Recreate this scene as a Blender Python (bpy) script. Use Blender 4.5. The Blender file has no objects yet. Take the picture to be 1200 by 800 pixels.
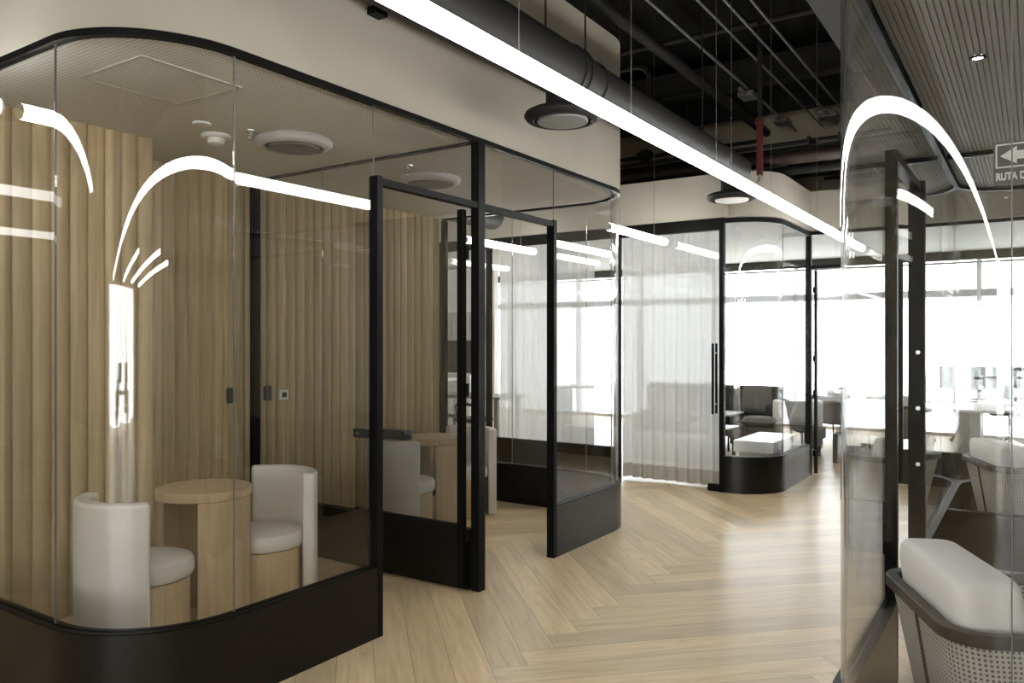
import bpy, bmesh, math, random
from mathutils import Vector, Matrix
random.seed(7)
PI = math.pi
S = bpy.context.scene
COL = S.collection

# ------------------------------------------------------------------ mesh helpers
def world_of(o):
    m = o.matrix_basis.copy()
    return world_of(o.parent) @ o.matrix_parent_inverse @ m if o.parent is not None else m
class MB:
    def __init__(self):
        self.v = []; self.f = []
    def add(self, vs, fs):
        b = len(self.v)
        self.v.extend(tuple(p) for p in vs)
        self.f.extend(tuple(b + i for i in q) for q in fs)
        return self
    def box(self, x0, x1, y0, y1, z0, z1):
        return self.add([(x0,y0,z0),(x1,y0,z0),(x1,y1,z0),(x0,y1,z0),(x0,y0,z1),(x1,y0,z1),(x1,y1,z1),(x0,y1,z1)],
                        [(3,2,1,0),(4,5,6,7),(0,1,5,4),(1,2,6,5),(2,3,7,6),(3,0,4,7)])
    def prism(self, poly, z0, z1):
        n = len(poly)
        vs = [(p[0],p[1],z0) for p in poly] + [(p[0],p[1],z1) for p in poly]
        fs = [tuple(reversed(range(n))), tuple(range(n, 2*n))]
        fs += [(i, (i+1)%n, n+(i+1)%n, n+i) for i in range(n)]
        return self.add(vs, fs)
    def strip(self, path, t0, t1, z0, z1):
        """solid wall along a plan path, between two offsets to the left of the path"""
        n = len(path); A = []; B = []
        for i in range(n):
            if i == 0: d = Vector(path[1]) - Vector(path[0]); nn = Vector((-d.y, d.x)).normalized(); k = 1
            elif i == n-1: d = Vector(path[-1]) - Vector(path[-2]); nn = Vector((-d.y, d.x)).normalized(); k = 1
            else:
                d1 = (Vector(path[i]) - Vector(path[i-1])).normalized(); d2 = (Vector(path[i+1]) - Vector(path[i])).normalized()
                n1 = Vector((-d1.y, d1.x)); n2 = Vector((-d2.y, d2.x)); nn = (n1+n2).normalized(); k = 1/max(.3, nn.dot(n1))
            p = Vector(path[i]); A.append(p + nn*t0*k); B.append(p + nn*t1*k)
        vs = []
        for i in range(n):
            vs += [(A[i].x,A[i].y,z0),(B[i].x,B[i].y,z0),(B[i].x,B[i].y,z1),(A[i].x,A[i].y,z1)]
        fs = [(0,1,2,3)]
        for i in range(n-1):
            a = 4*i; b = a+4
            for k in range(4):
                k2 = (k+1)%4
                fs.append((a+k, b+k, b+k2, a+k2))
        e = 4*(n-1)
        fs.append((e+3,e+2,e+1,e))
        return self.add(vs, fs)
    def cyl(self, p0, p1, r, n=16, r1=None):
        p0 = Vector(p0); p1 = Vector(p1); r1 = r if r1 is None else r1
        d = (p1-p0).normalized()
        u = d.orthogonal().normalized(); w = d.cross(u)
        vs = []
        for p, rr in ((p0, r), (p1, r1)):
            for i in range(n):
                a = 2*PI*i/n
                vs.append(p + (u*math.cos(a) + w*math.sin(a))*rr)
        fs = [tuple(reversed(range(n))), tuple(range(n, 2*n))]
        fs += [(i,(i+1)%n,n+(i+1)%n,n+i) for i in range(n)]
        return self.add(vs, fs)
    def lathe(self, prof, c=(0,0,0), n=48):
        m = len(prof); vs = []; fs = []
        for i in range(n):
            a = 2*PI*i/n
            for r, z in prof: vs.append((c[0]+r*math.cos(a), c[1]+r*math.sin(a), c[2]+z))
        for i in range(n):
            j = (i+1)%n
            for k in range(m-1):
                fs.append((i*m+k, j*m+k, j*m+k+1, i*m+k+1))
        return self.add(vs, fs)
    def tube(self, pts, r, n=12, closed=False):
        pts = [Vector(p) for p in pts]; m = len(pts); vs = []; fs = []; up = None
        for i, p in enumerate(pts):
            a = pts[(i-1)%m] if (i > 0 or closed) else p
            b = pts[(i+1)%m] if (i < m-1 or closed) else p
            d = (b-a).normalized()
            if up is None: up = d.orthogonal().normalized()
            u = (up - d*up.dot(d)).normalized(); up = u; w = d.cross(u)
            for k in range(n):
                q = 2*PI*k/n
                vs.append(p + (u*math.cos(q)+w*math.sin(q))*r)
        for i in range(m if closed else m-1):
            j = (i+1)%m
            for k in range(n):
                k2 = (k+1)%n
                fs.append((i*n+k, j*n+k, j*n+k2, i*n+k2))
        if not closed:
            fs.append(tuple(reversed(range(n)))); fs.append(tuple((m-1)*n+k for k in range(n)))
        return self.add(vs, fs)
    def loft(self, rings, cap=True):
        n = len(rings[0]); vs = [p for r in rings for p in r]; fs = []
        for i in range(len(rings)-1):
            for k in range(n):
                k2 = (k+1)%n
                fs.append((i*n+k, i*n+k2, (i+1)*n+k2, (i+1)*n+k))
        if cap:
            fs.append(tuple(reversed(range(n)))); b = (len(rings)-1)*n
            fs.append(tuple(b+k for k in range(n)))
        return self.add(vs, fs)
    def build(self, name, mat, parent=None, smooth=True, bevel=0, seg=3, angle=35, subsurf=0):
        me = bpy.data.meshes.new(name)
        me.from_pydata([tuple(p) for p in self.v], [], self.f)
        bm = bmesh.new(); bm.from_mesh(me)
        bmesh.ops.recalc_face_normals(bm, faces=bm.faces)
        bm.to_mesh(me); bm.free()
        if smooth:
            for p in me.polygons: p.use_smooth = True
            me.set_sharp_from_angle(angle=math.radians(angle))
        me.materials.append(mat)
        o = bpy.data.objects.new(name, me); COL.objects.link(o)
        if parent is not None:
            o.parent = parent
            o.matrix_parent_inverse = world_of(parent).inverted()
        if bevel:
            b = o.modifiers.new('bevel', 'BEVEL'); b.width = bevel; b.segments = seg; b.limit_method = 'ANGLE'; b.angle_limit = math.radians(40)
            b.harden_normals = False
        if subsurf:
            s = o.modifiers.new('sub', 'SUBSURF'); s.levels = subsurf; s.render_levels = subsurf
        return o

def thing(name, label, cat, loc=(0,0,0), group=None, rz=0):
    o = bpy.data.objects.new(name, None); COL.objects.link(o)
    o.location = loc; o.rotation_euler = (0,0,rz); o.empty_display_size = .1
    o['label'] = label; o['category'] = cat; o['kind'] = 'thing'
    if group: o['group'] = group
    return o
def tag(o, label, cat, group=None):
    o['label'] = label; o['category'] = cat; o['kind'] = 'thing'
    if group: o['group'] = group
    return o
def struct(o):
    o['kind'] = 'structure'; return o
def dup(root, loc, rz, label, group=None):
    r = root.copy(); COL.objects.link(r); r.location = loc; r.rotation_euler = (0,0,rz); r['label'] = label
    if group: r['group'] = group
    for ch in list(root.children):
        c = ch.copy(); COL.objects.link(c); c.parent = r; c.matrix_parent_inverse = ch.matrix_parent_inverse
        for g in list(ch.children):
            d = g.copy(); COL.objects.link(d); d.parent = c; d.matrix_parent_inverse = g.matrix_parent_inverse
    return r
def arc(cx, cy, r, a0, a1, n=24):
    return [(cx + r*math.cos(math.radians(a0+(a1-a0)*i/n)), cy + r*math.sin(math.radians(a0+(a1-a0)*i/n))) for i in range(n+1)]
def rrect(hx, hy, r, n=6, cx=0, cy=0):
    p = []
    for sx, sy, a in ((1,1,0),(-1,1,90),(-1,-1,180),(1,-1,270)):
        p += arc(cx+sx*(hx-r), cy+sy*(hy-r), r, a, a+90, n)
    return p

# ------------------------------------------------------------------ materials
MATS = {}
def newmat(name):
    m = bpy.data.materials.new(name); m.use_nodes = True
    nt = m.node_tree; nt.nodes.clear()
    out = nt.nodes.new('ShaderNodeOutputMaterial')
    return m, nt, out
def N(nt, t, **kw):
    n = nt.nodes.new(t)
    for k, v in kw.items(): setattr(n, k, v)
    return n
def pbr(name, col, rough=.5, metal=0, spec=.5, noise=0, nscale=8, bump=0, bscale=60, sheen=0, stretch=None):
    m, nt, out = newmat(name)
    b = N(nt, 'ShaderNodeBsdfPrincipled')
    b.inputs['Base Color'].default_value = (*col, 1); b.inputs['Roughness'].default_value = rough
    b.inputs['Metallic'].default_value = metal; b.inputs['Specular IOR Level'].default_value = spec
    if sheen: b.inputs['Sheen Weight'].default_value = sheen
    nt.links.new(b.outputs[0], out.inputs[0])
    tc = N(nt, 'ShaderNodeTexCoord')
    src = tc.outputs['Object']
    if stretch:
        mp = N(nt, 'ShaderNodeMapping'); mp.inputs['Scale'].default_value = stretch
        nt.links.new(src, mp.inputs[0]); src = mp.outputs[0]
    if noise:
        nz = N(nt, 'ShaderNodeTexNoise'); nz.inputs['Scale'].default_value = nscale; nz.inputs['Detail'].default_value = 5
        nt.links.new(src, nz.inputs['Vector'])
        mx = N(nt, 'ShaderNodeMix', data_type='RGBA')
        mx.inputs[6].default_value = (*[max(0, c*(1-noise)) for c in col], 1); mx.inputs[7].default_value = (*[min(1, c*(1+noise)) for c in col], 1)
        nt.links.new(nz.outputs[0], mx.inputs[0]); nt.links.new(mx.outputs[2], b.inputs['Base Color'])
    if bump:
        nb = N(nt, 'ShaderNodeTexNoise'); nb.inputs['Scale'].default_value = bscale; nb.inputs['Detail'].default_value = 3
        nt.links.new(src, nb.inputs['Vector'])
        bp = N(nt, 'ShaderNodeBump'); bp.inputs['Strength'].default_value = bump; bp.inputs['Distance'].default_value = .01
        nt.links.new(nb.outputs[0], bp.inputs['Height']); nt.links.new(bp.outputs[0], b.inputs['Normal'])
    MATS[name] = m
    return m
def glass(name, tint=(.965,.968,.965), f0=.04):
    m, nt, out = newmat(name)
    lw = N(nt, 'ShaderNodeLayerWeight'); lw.inputs[0].default_value = .5
    pw = N(nt, 'ShaderNodeMath', operation='POWER'); pw.inputs[1].default_value = 5
    nt.links.new(lw.outputs['Facing'], pw.inputs[0])
    ma = N(nt, 'ShaderNodeMath', operation='MULTIPLY_ADD'); ma.inputs[1].default_value = 1-f0; ma.inputs[2].default_value = f0
    nt.links.new(pw.outputs[0], ma.inputs[0])
    tr = N(nt, 'ShaderNodeBsdfTransparent'); tr.inputs[0].default_value = (*tint, 1)
    gl = N(nt, 'ShaderNodeBsdfGlossy'); gl.inputs['Roughness'].default_value = 0; gl.inputs[0].default_value = (1,1,1,1)
    mx = N(nt, 'ShaderNodeMixShader')
    nt.links.new(ma.outputs[0], mx.inputs[0]); nt.links.new(tr.outputs[0], mx.inputs[1]); nt.links.new(gl.outputs[0], mx.inputs[2])
    nt.links.new(mx.outputs[0], out.inputs[0])
    return m
def emit(name, col, s):
    m, nt, out = newmat(name)
    e = N(nt, 'ShaderNodeEmission'); e.inputs[0].default_value = (*col, 1); e.inputs[1].default_value = s
    nt.links.new(e.outputs[0], out.inputs[0]); return m

LED_S = 26.0
WORLD_S = 16.0
GLASS = glass('clear_glass')
GLASS_T = glass('grey_tinted_glass', (.90,.905,.91))
LED = emit('led_diffuser', (1, .982, .945), LED_S)
LED_MID = emit('led_diffuser_mid', (1, .982, .945), 28)
LED_DIM = emit('led_diffuser_dim', (1, .982, .945), 3)
SPOT = emit('spot_lens', (1, .97, .92), 30)
BLACK = pbr('black_powder_coat', (.0045,.0045,.0045), .45, 0, .10)
KICK = pbr('black_satin_panel', (.0045,.0045,.0043), .27, 0, .34)
PLASTER = pbr('beige_microcement', (.335,.311,.264), .75, noise=.17, nscale=1.3, bump=.05, bscale=14)
PLASTER_DARK = pbr('far_plaster', (.40,.345,.25), .8, noise=.1, nscale=2)
CEIL = pbr('perforated_grey_ceiling', (.70,.685,.64), .85, noise=.05, nscale=2)
def perforate(m, pitch, r2, dark):
    nt = m.node_tree; b = [n for n in nt.nodes if n.type == 'BSDF_PRINCIPLED'][0]
    src = b.inputs['Base Color'].links[0].from_socket
    tc = N(nt, 'ShaderNodeTexCoord'); sep = N(nt, 'ShaderNodeSeparateXYZ'); nt.links.new(tc.outputs['Object'], sep.inputs[0])
    ds = []
    for s in (sep.outputs[0], sep.outputs[1]):
        q = N(nt, 'ShaderNodeMath', operation='MULTIPLY'); q.inputs[1].default_value = 1/pitch; nt.links.new(s, q.inputs[0])
        f = N(nt, 'ShaderNodeMath', operation='FRACT'); nt.links.new(q.outputs[0], f.inputs[0])
        a = N(nt, 'ShaderNodeMath', operation='SUBTRACT'); a.inputs[1].default_value = .5; nt.links.new(f.outputs[0], a.inputs[0])
        w = N(nt, 'ShaderNodeMath', operation='MULTIPLY'); nt.links.new(a.outputs[0], w.inputs[0]); nt.links.new(a.outputs[0], w.inputs[1]); ds.append(w)
    ad = N(nt, 'ShaderNodeMath', operation='ADD'); nt.links.new(ds[0].outputs[0], ad.inputs[0]); nt.links.new(ds[1].outputs[0], ad.inputs[1])
    lt = N(nt, 'ShaderNodeMath', operation='LESS_THAN'); lt.inputs[1].default_value = r2; nt.links.new(ad.outputs[0], lt.inputs[0])
    mx = N(nt, 'ShaderNodeMix', data_type='RGBA'); mx.inputs[7].default_value = (*dark,1)
    nt.links.new(lt.outputs[0], mx.inputs[0]); nt.links.new(src, mx.inputs[6]); nt.links.new(mx.outputs[2], b.inputs['Base Color'])
CEIL_WHITE = pbr('white_ceiling', (.50,.50,.495), .8)
SLAB = pbr('dark_slab', (.006,.006,.0056), .9, 0, .1, noise=.3, nscale=2)
STEEL_DARK = pbr('dark_steel', (.014,.0136,.013), .6, 0, .15, noise=.2, nscale=3)
DUCT = pbr('grey_painted_duct', (.014,.0136,.0128), .55, 0, .18)
CONDUIT = pbr('galvanised_conduit', (.17,.17,.165), .42, .7)
GALV = pbr('galvanised_duct', (.040,.039,.037), .8, 0, .1, noise=.15, nscale=2)
REDP = pbr('red_fire_pipe', (.065,.012,.012), .55, 0, .2)
BROWNP = pbr('brown_primer_pipe', (.028,.015,.012), .5)
WHITE = pbr('white_plastic', (.72,.72,.70), .4)
GREYP = pbr('grey_disc', (.15,.148,.142), .6)
LIGHTDISC = pbr('pale_diffuser_disc', (.62,.61,.58), .5)
OFFWHITE = pbr('offwhite_leather', (.60,.575,.52), .48, noise=.04, nscale=5, bump=.06, bscale=90)
CUSHW = pbr('white_cushion_fabric', (.86,.86,.85), .85, noise=.03, nscale=20, bump=.08, bscale=250, sheen=.2)
SOFA_D = pbr('charcoal_sofa_fabric', (.035,.034,.033), .9, noise=.2, nscale=120, bump=.1, bscale=300)
SOFA_G = pbr('taupe_sofa_fabric', (.115,.105,.09), .9, noise=.15, nscale=120)
GREYC = pbr('grey_cushion_fabric', (.24,.235,.22), .9, noise=.15, nscale=100, bump=.1, bscale=300)
WHITEB = pbr('white_lacquer', (.82,.82,.81), .3)
CABG = pbr('grey_cabinet', (.36,.355,.345), .45)
CABW = pbr('white_cabinet', (.70,.70,.69), .45)
PLASTIC_D = pbr('dark_plastic', (.03,.03,.03), .45)
CHROME = pbr('brushed_steel', (.55,.55,.54), .28, 1)
RIM = pbr('bronze_metal_frame', (.030,.027,.024), .45, .2, .3)
JOINT = pbr('silicone_joint', (.16,.16,.155), .3)
VENTW = pbr('vent_grey_white', (.46,.455,.44), .5)
SCREEN = pbr('monitor_screen', (.02,.02,.022), .2)
SIGNG = pbr('sign_plate', (.10,.105,.105), .35)
SIGNW = pbr('sign_white', (.85,.85,.84), .5)
DEEPGREY = pbr('dark_grey_weave', (.07,.068,.064), .8, noise=.2, nscale=150)

def wood_mat(name, c0, c1, c2, rough=.5, axis='Z', sc=1.0, ribs=0):
    m, nt, out = newmat(name)
    b = N(nt, 'ShaderNodeBsdfPrincipled'); b.inputs['Roughness'].default_value = rough
    nt.links.new(b.outputs[0], out.inputs[0])
    tc = N(nt, 'ShaderNodeTexCoord'); mp = N(nt, 'ShaderNodeMapping')
    mp.inputs['Scale'].default_value = {'Z': (14*sc,14*sc,.7*sc), 'X': (.7*sc,14*sc,14*sc), 'Y': (14*sc,.7*sc,14*sc)}[axis]
    nt.links.new(tc.outputs['Object'], mp.inputs[0])
    n1 = N(nt, 'ShaderNodeTexNoise'); n1.inputs['Scale'].default_value = 1.6; n1.inputs['Detail'].default_value = 8; n1.inputs['Roughness'].default_value = .62; n1.inputs['Distortion'].default_value = .6
    nt.links.new(mp.outputs[0], n1.inputs['Vector'])
    cr = N(nt, 'ShaderNodeValToRGB')
    e = cr.color_ramp.elements; e[0].position = .28; e[0].color = (*c0,1); e[1].position = .72; e[1].color = (*c2,1)
    x = e.new(.5); x.color = (*c1,1)
    nt.links.new(n1.outputs[0], cr.inputs[0]); nt.links.new(cr.outputs[0], b.inputs['Base Color'])
    if ribs:
        sp = N(nt, 'ShaderNodeSeparateXYZ'); nt.links.new(tc.outputs['Object'], sp.inputs[0])
        dv = N(nt, 'ShaderNodeMath', operation='MULTIPLY'); dv.inputs[1].default_value = 1/ribs; nt.links.new(sp.outputs[1], dv.inputs[0])
        fl = N(nt, 'ShaderNodeMath', operation='FLOOR'); nt.links.new(dv.outputs[0], fl.inputs[0])
        wn = N(nt, 'ShaderNodeTexWhiteNoise', noise_dimensions='1D'); nt.links.new(fl.outputs[0], wn.inputs['W'])
        mr = N(nt, 'ShaderNodeMapRange'); mr.inputs[3].default_value = .80; mr.inputs[4].default_value = 1.14; nt.links.new(wn.outputs[0], mr.inputs[0])
        sc_ = N(nt, 'ShaderNodeVectorMath', operation='SCALE'); nt.links.new(cr.outputs[0], sc_.inputs[0]); nt.links.new(mr.outputs[0], sc_.inputs['Scale'])
        nt.links.new(sc_.outputs[0], b.inputs['Base Color'])
    bp = N(nt, 'ShaderNodeBump'); bp.inputs['Strength'].default_value = .08; bp.inputs['Distance'].default_value = .004
    nt.links.new(n1.outputs[0], bp.inputs['Height']); nt.links.new(bp.outputs[0], b.inputs['Normal'])
    return m
FLUTE = wood_mat('fluted_oak', (.33,.246,.13), (.435,.335,.19), (.515,.41,.248), .5, ribs=.098)
OAK = wood_mat('pale_oak_veneer', (.40,.29,.165), (.49,.37,.225), (.55,.43,.27), .45)

def floor_mat():
    m, nt, out = newmat('oak_herringbone')
    b = N(nt, 'ShaderNodeBsdfPrincipled'); nt.links.new(b.outputs[0], out.inputs[0])
    uv = N(nt, 'ShaderNodeUVMap', uv_map='plank')
    at = N(nt, 'ShaderNodeAttribute', attribute_name='tone')
    sep = N(nt, 'ShaderNodeSeparateXYZ'); nt.links.new(uv.outputs[0], sep.inputs[0])
    mul = N(nt, 'ShaderNodeMath', operation='MULTIPLY_ADD'); mul.inputs[1].default_value = 40
    nt.links.new(at.outputs['Fac'], mul.inputs[0]); nt.links.new(sep.outputs[0], mul.inputs[2])
    cmb = N(nt, 'ShaderNodeCombineXYZ')
    s1 = N(nt, 'ShaderNodeMath', operation='MULTIPLY'); s1.inputs[1].default_value = 1.3
    s2 = N(nt, 'ShaderNodeMath', operation='MULTIPLY'); s2.inputs[1].default_value = 22
    nt.links.new(mul.outputs[0], s1.inputs[0]); nt.links.new(sep.outputs[1], s2.inputs[0])
    nt.links.new(s1.outputs[0], cmb.inputs[0]); nt.links.new(s2.outputs[0], cmb.inputs[1]); nt.links.new(mul.outputs[0], cmb.inputs[2])
    nz = N(nt, 'ShaderNodeTexNoise'); nz.inputs['Scale'].default_value = 1.2; nz.inputs['Detail'].default_value = 7; nz.inputs['Roughness'].default_value = .6; nz.inputs['Distortion'].default_value = .8
    nt.links.new(cmb.outputs[0], nz.inputs['Vector'])
    # knots
    c2 = N(nt, 'ShaderNodeCombineXYZ')
    k1 = N(nt, 'ShaderNodeMath', operation='MULTIPLY'); k1.inputs[1].default_value = 2.2
    k2 = N(nt, 'ShaderNodeMath', operation='MULTIPLY'); k2.inputs[1].default_value = 7
    nt.links.new(mul.outputs[0], k1.inputs[0]); nt.links.new(sep.outputs[1], k2.inputs[0])
    nt.links.new(k1.outputs[0], c2.inputs[0]); nt.links.new(k2.outputs[0], c2.inputs[1])
    vo = N(nt, 'ShaderNodeTexVoronoi'); vo.inputs['Scale'].default_value = .9
    nt.links.new(c2.outputs[0], vo.inputs['Vector'])
    kr = N(nt, 'ShaderNodeMapRange'); kr.inputs[1].default_value = .0; kr.inputs[2].default_value = .10; kr.inputs[3].default_value = .45; kr.inputs[4].default_value = 0
    nt.links.new(vo.outputs['Distance'], kr.inputs[0])
    cr = N(nt, 'ShaderNodeValToRGB'); e = cr.color_ramp.elements
    e[0].position = .25; e[0].color = (.51,.385,.215,1); e[1].position = .75; e[1].color = (.77,.625,.41,1)
    x = e.new(.5); x.color = (.665,.515,.315,1)
    nt.links.new(nz.outputs[0], cr.inputs[0])
    tn = N(nt, 'ShaderNodeMapRange'); tn.inputs[3].default_value = .84; tn.inputs[4].default_value = 1.12
    nt.links.new(at.outputs['Fac'], tn.inputs[0])
    mm = N(nt, 'ShaderNodeVectorMath', operation='SCALE'); nt.links.new(cr.outputs[0], mm.inputs[0]); nt.links.new(tn.outputs[0], mm.inputs['Scale'])
    mk = N(nt, 'ShaderNodeMix', data_type='RGBA'); mk.inputs[7].default_value = (.20,.12,.06,1)
    nt.links.new(kr.outputs[0], mk.inputs[0]); nt.links.new(mm.outputs[0], mk.inputs[6])
    # seams between planks
    def edge(sock, L):
        a = N(nt, 'ShaderNodeMath', operation='SUBTRACT'); a.inputs[0].default_value = L; nt.links.new(sock, a.inputs[1])
        mn = N(nt, 'ShaderNodeMath', operation='MINIMUM'); nt.links.new(sock, mn.inputs[0]); nt.links.new(a.outputs[0], mn.inputs[1])
        return mn.outputs[0]
    e1 = edge(sep.outputs[0], 1.8); e2 = edge(sep.outputs[1], .18)
    mn = N(nt, 'ShaderNodeMath', operation='MINIMUM'); nt.links.new(e1, mn.inputs[0]); nt.links.new(e2, mn.inputs[1])
    sr = N(nt, 'ShaderNodeMapRange'); sr.inputs[1].default_value = .0008; sr.inputs[2].default_value = .0032; sr.inputs[3].default_value = .55; sr.inputs[4].default_value = 0
    nt.links.new(mn.outputs[0], sr.inputs[0])
    ms = N(nt, 'ShaderNodeMix', data_type='RGBA'); ms.inputs[7].default_value = (.16,.105,.06,1)
    nt.links.new(sr.outputs[0], ms.inputs[0]); nt.links.new(mk.outputs[2], ms.inputs[6])
    nt.links.new(ms.outputs[2], b.inputs['Base Color'])
    b.inputs['Roughness'].default_value = .30; b.inputs['Specular IOR Level'].default_value = .5
    bp = N(nt, 'ShaderNodeBump'); bp.inputs['Strength'].default_value = .03; bp.inputs['Distance'].default_value = .003
    nt.links.new(nz.outputs[0], bp.inputs['Height']); nt.links.new(bp.outputs[0], b.inputs['Normal'])
    return m
FLOOR = floor_mat()

def curtain_mat(name, col, trans):
    m, nt, out = newmat(name)
    d = N(nt, 'ShaderNodeBsdfDiffuse'); d.inputs[0].default_value = (*col,1)
    t = N(nt, 'ShaderNodeBsdfTranslucent'); t.inputs[0].default_value = (*col,1)
    p = N(nt, 'ShaderNodeBsdfTransparent')
    m1 = N(nt, 'ShaderNodeMixShader'); m1.inputs[0].default_value = .58
    m2 = N(nt, 'ShaderNodeMixShader')
    tc = N(nt, 'ShaderNodeTexCoord')
    nz = N(nt, 'ShaderNodeTexNoise'); nz.inputs['Scale'].default_value = 90; nz.inputs['Detail'].default_value = 3
    nt.links.new(tc.outputs['Object'], nz.inputs['Vector'])
    mr = N(nt, 'ShaderNodeMapRange'); mr.inputs[1].default_value = .3; mr.inputs[2].default_value = .7; mr.inputs[3].default_value = trans*.7; mr.inputs[4].default_value = trans*1.3
    nt.links.new(nz.outputs[0], mr.inputs[0]); nt.links.new(mr.outputs[0], m2.inputs[0])
    nt.links.new(d.outputs[0], m1.inputs[1]); nt.links.new(t.outputs[0], m1.inputs[2])
    nt.links.new(m1.outputs[0], m2.inputs[1]); nt.links.new(p.outputs[0], m2.inputs[2]); nt.links.new(m2.outputs[0], out.inputs[0])
    return m
SHEER = curtain_mat('sheer_grey_curtain', (.74,.74,.73), .055)
def blind_mat(see=.6):
    m, nt, out = newmat('sheer_white_blind')
    t = N(nt, 'ShaderNodeBsdfTranslucent'); t.inputs[0].default_value = (.20,.20,.20,1)
    d = N(nt, 'ShaderNodeBsdfDiffuse'); d.inputs[0].default_value = (.6,.6,.6,1)
    p = N(nt, 'ShaderNodeBsdfTransparent')
    m1 = N(nt, 'ShaderNodeMixShader'); m1.inputs[0].default_value = .3
    m2 = N(nt, 'ShaderNodeMixShader'); m2.inputs[0].default_value = see
    nt.links.new(t.outputs[0], m1.inputs[1]); nt.links.new(d.outputs[0], m1.inputs[2])
    nt.links.new(m1.outputs[0], m2.inputs[1]); nt.links.new(p.outputs[0], m2.inputs[2]); nt.links.new(m2.outputs[0], out.inputs[0])
    return m
BLIND = blind_mat()
BLIND_THIN = blind_mat(.85)
HEM = curtain_mat('curtain_hem', (.46,.44,.40), .0)

def dots_mat(name, col, dark, pitch=.012):
    """woven cane sheet: regular little holes"""
    m, nt, out = newmat(name)
    b = N(nt, 'ShaderNodeBsdfPrincipled'); b.inputs['Roughness'].default_value = .7; nt.links.new(b.outputs[0], out.inputs[0])
    tc = N(nt, 'ShaderNodeUVMap', uv_map='weave'); sep = N(nt, 'ShaderNodeSeparateXYZ'); nt.links.new(tc.outputs[0], sep.inputs[0])
    ds = []
    for s in (sep.outputs[0], sep.outputs[1]):
        q = N(nt, 'ShaderNodeMath', operation='MULTIPLY'); q.inputs[1].default_value = 1/pitch; nt.links.new(s, q.inputs[0])
        f = N(nt, 'ShaderNodeMath', operation='FRACT'); nt.links.new(q.outputs[0], f.inputs[0])
        a = N(nt, 'ShaderNodeMath', operation='SUBTRACT'); a.inputs[1].default_value = .5; nt.links.new(f.outputs[0], a.inputs[0])
        w = N(nt, 'ShaderNodeMath', operation='POWER'); w.inputs[1].default_value = 2; nt.links.new(a.outputs[0], w.inputs[0]); ds.append(w)
    ad = N(nt, 'ShaderNodeMath', operation='ADD'); nt.links.new(ds[0].outputs[0], ad.inputs[0]); nt.links.new(ds[1].outputs[0], ad.inputs[1])
    lt = N(nt, 'ShaderNodeMath', operation='LESS_THAN'); lt.inputs[1].default_value = .075; nt.links.new(ad.outputs[0], lt.inputs[0])
    mx = N(nt, 'ShaderNodeMix', data_type='RGBA'); mx.inputs[6].default_value = (*col,1); mx.inputs[7].default_value = (*dark,1)
    nt.links.new(lt.outputs[0], mx.inputs[0]); nt.links.new(mx.outputs[2], b.inputs['Base Color'])
    return m
CANE = dots_mat('woven_cane', (.52,.50,.46), (.10,.095,.085), .016)
CANE_BACKLIT = dots_mat('backlit_woven_cane', (.16,.155,.15), (.03,.03,.03), .016)  # darker copy of the cane, backlit shade put into the colour

perforate(CEIL, .022, .06, (.36,.35,.33))
# ------------------------------------------------------------------ camera, world, render settings
H = 1.55
cam = bpy.data.cameras.new('camera'); co = bpy.data.objects.new('camera', cam); COL.objects.link(co)
cam.sensor_width = 36; cam.lens = 36*919/1200; cam.clip_start = .05; cam.clip_end = 200
co.location = (0,0,H); co.rotation_euler = (PI/2, 0, math.atan(613/919))
S.camera = co
w = bpy.data.worlds.new('world'); S.world = w; w.use_nodes = True
bg = w.node_tree.nodes['Background']; bg.inputs[0].default_value = (.92,.965,1,1); bg.inputs[1].default_value = WORLD_S
S.view_settings.view_transform = 'Standard'; S.view_settings.look = 'None'; S.view_settings.gamma = 1
S.view_settings.use_curve_mapping = False; S.view_settings.exposure = .22
cy = S.cycles
cy.transparent_max_bounces = 64; cy.max_bounces = 12; cy.diffuse_bounces = 5; cy.glossy_bounces = 6; cy.transmission_bounces = 6
cy.caustics_reflective = False; cy.caustics_refractive = False; cy.use_denoising = True
cy.sample_clamp_indirect = 8

# ------------------------------------------------------------------ setting: floor, slab, walls
XL, XR, YB, YF = -13.0, 4.5, -10.0, 14.6
ZS = 4.9
def build_floor():
    w, L = .18, 1.8
    c = math.sqrt(.5); vs = []; fs = []; uvs = []; tone = []
    ox, oy = -2.02, 3.93
    def P(a, b): return (ox + (a-b)*c, oy + (a+b)*c)
    for m in range(-9, 10):
        for t in range(-110, 111):
            for k in (0, 1):
                if k == 0: a0, b0, a1, b1 = t*w+2*m*L, t*w, t*w+2*m*L+L, (t+1)*w
                else: a0, b0, a1, b1 = t*w+2*m*L, (t+1)*w, (t+1)*w+2*m*L, (t+1)*w+L
                x, y = P((a0+a1)/2, (b0+b1)/2)
                if not (XL-.5 < x < XR+.5 and YB-.5 < y < YF+.3): continue
                q = [P(a0,b0), P(a1,b0), P(a1,b1), P(a0,b1)]
                b = len(vs); vs += [(p[0],p[1],0) for p in q]; fs.append((b,b+1,b+2,b+3))
                uvs += [(0,0),(L,0),(L,w),(0,w)] if k == 0 else [(0,0),(0,w),(L,w),(L,0)]
                tone.append(random.random())
    nf = len(fs)
    b = len(vs)
    mb = MB(); mb.box(XL-.3, XR+.3, YB-.3, YF+.3, -.2, -.004)
    vs += mb.v; fs += [tuple(b+i for i in f) for f in mb.f]
    me = bpy.data.meshes.new('floor'); me.from_pydata(vs, [], fs)
    ul = me.uv_layers.new(name='plank')
    for i, u in enumerate(uvs): ul.data[i].uv = u
    at = me.attributes.new('tone', 'FLOAT', 'FACE')
    for i, t in enumerate(tone): at.data[i].value = t
    me.materials.append(FLOOR)
    o = bpy.data.objects.new('floor', me); COL.objects.link(o); struct(o)
build_floor()
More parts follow.
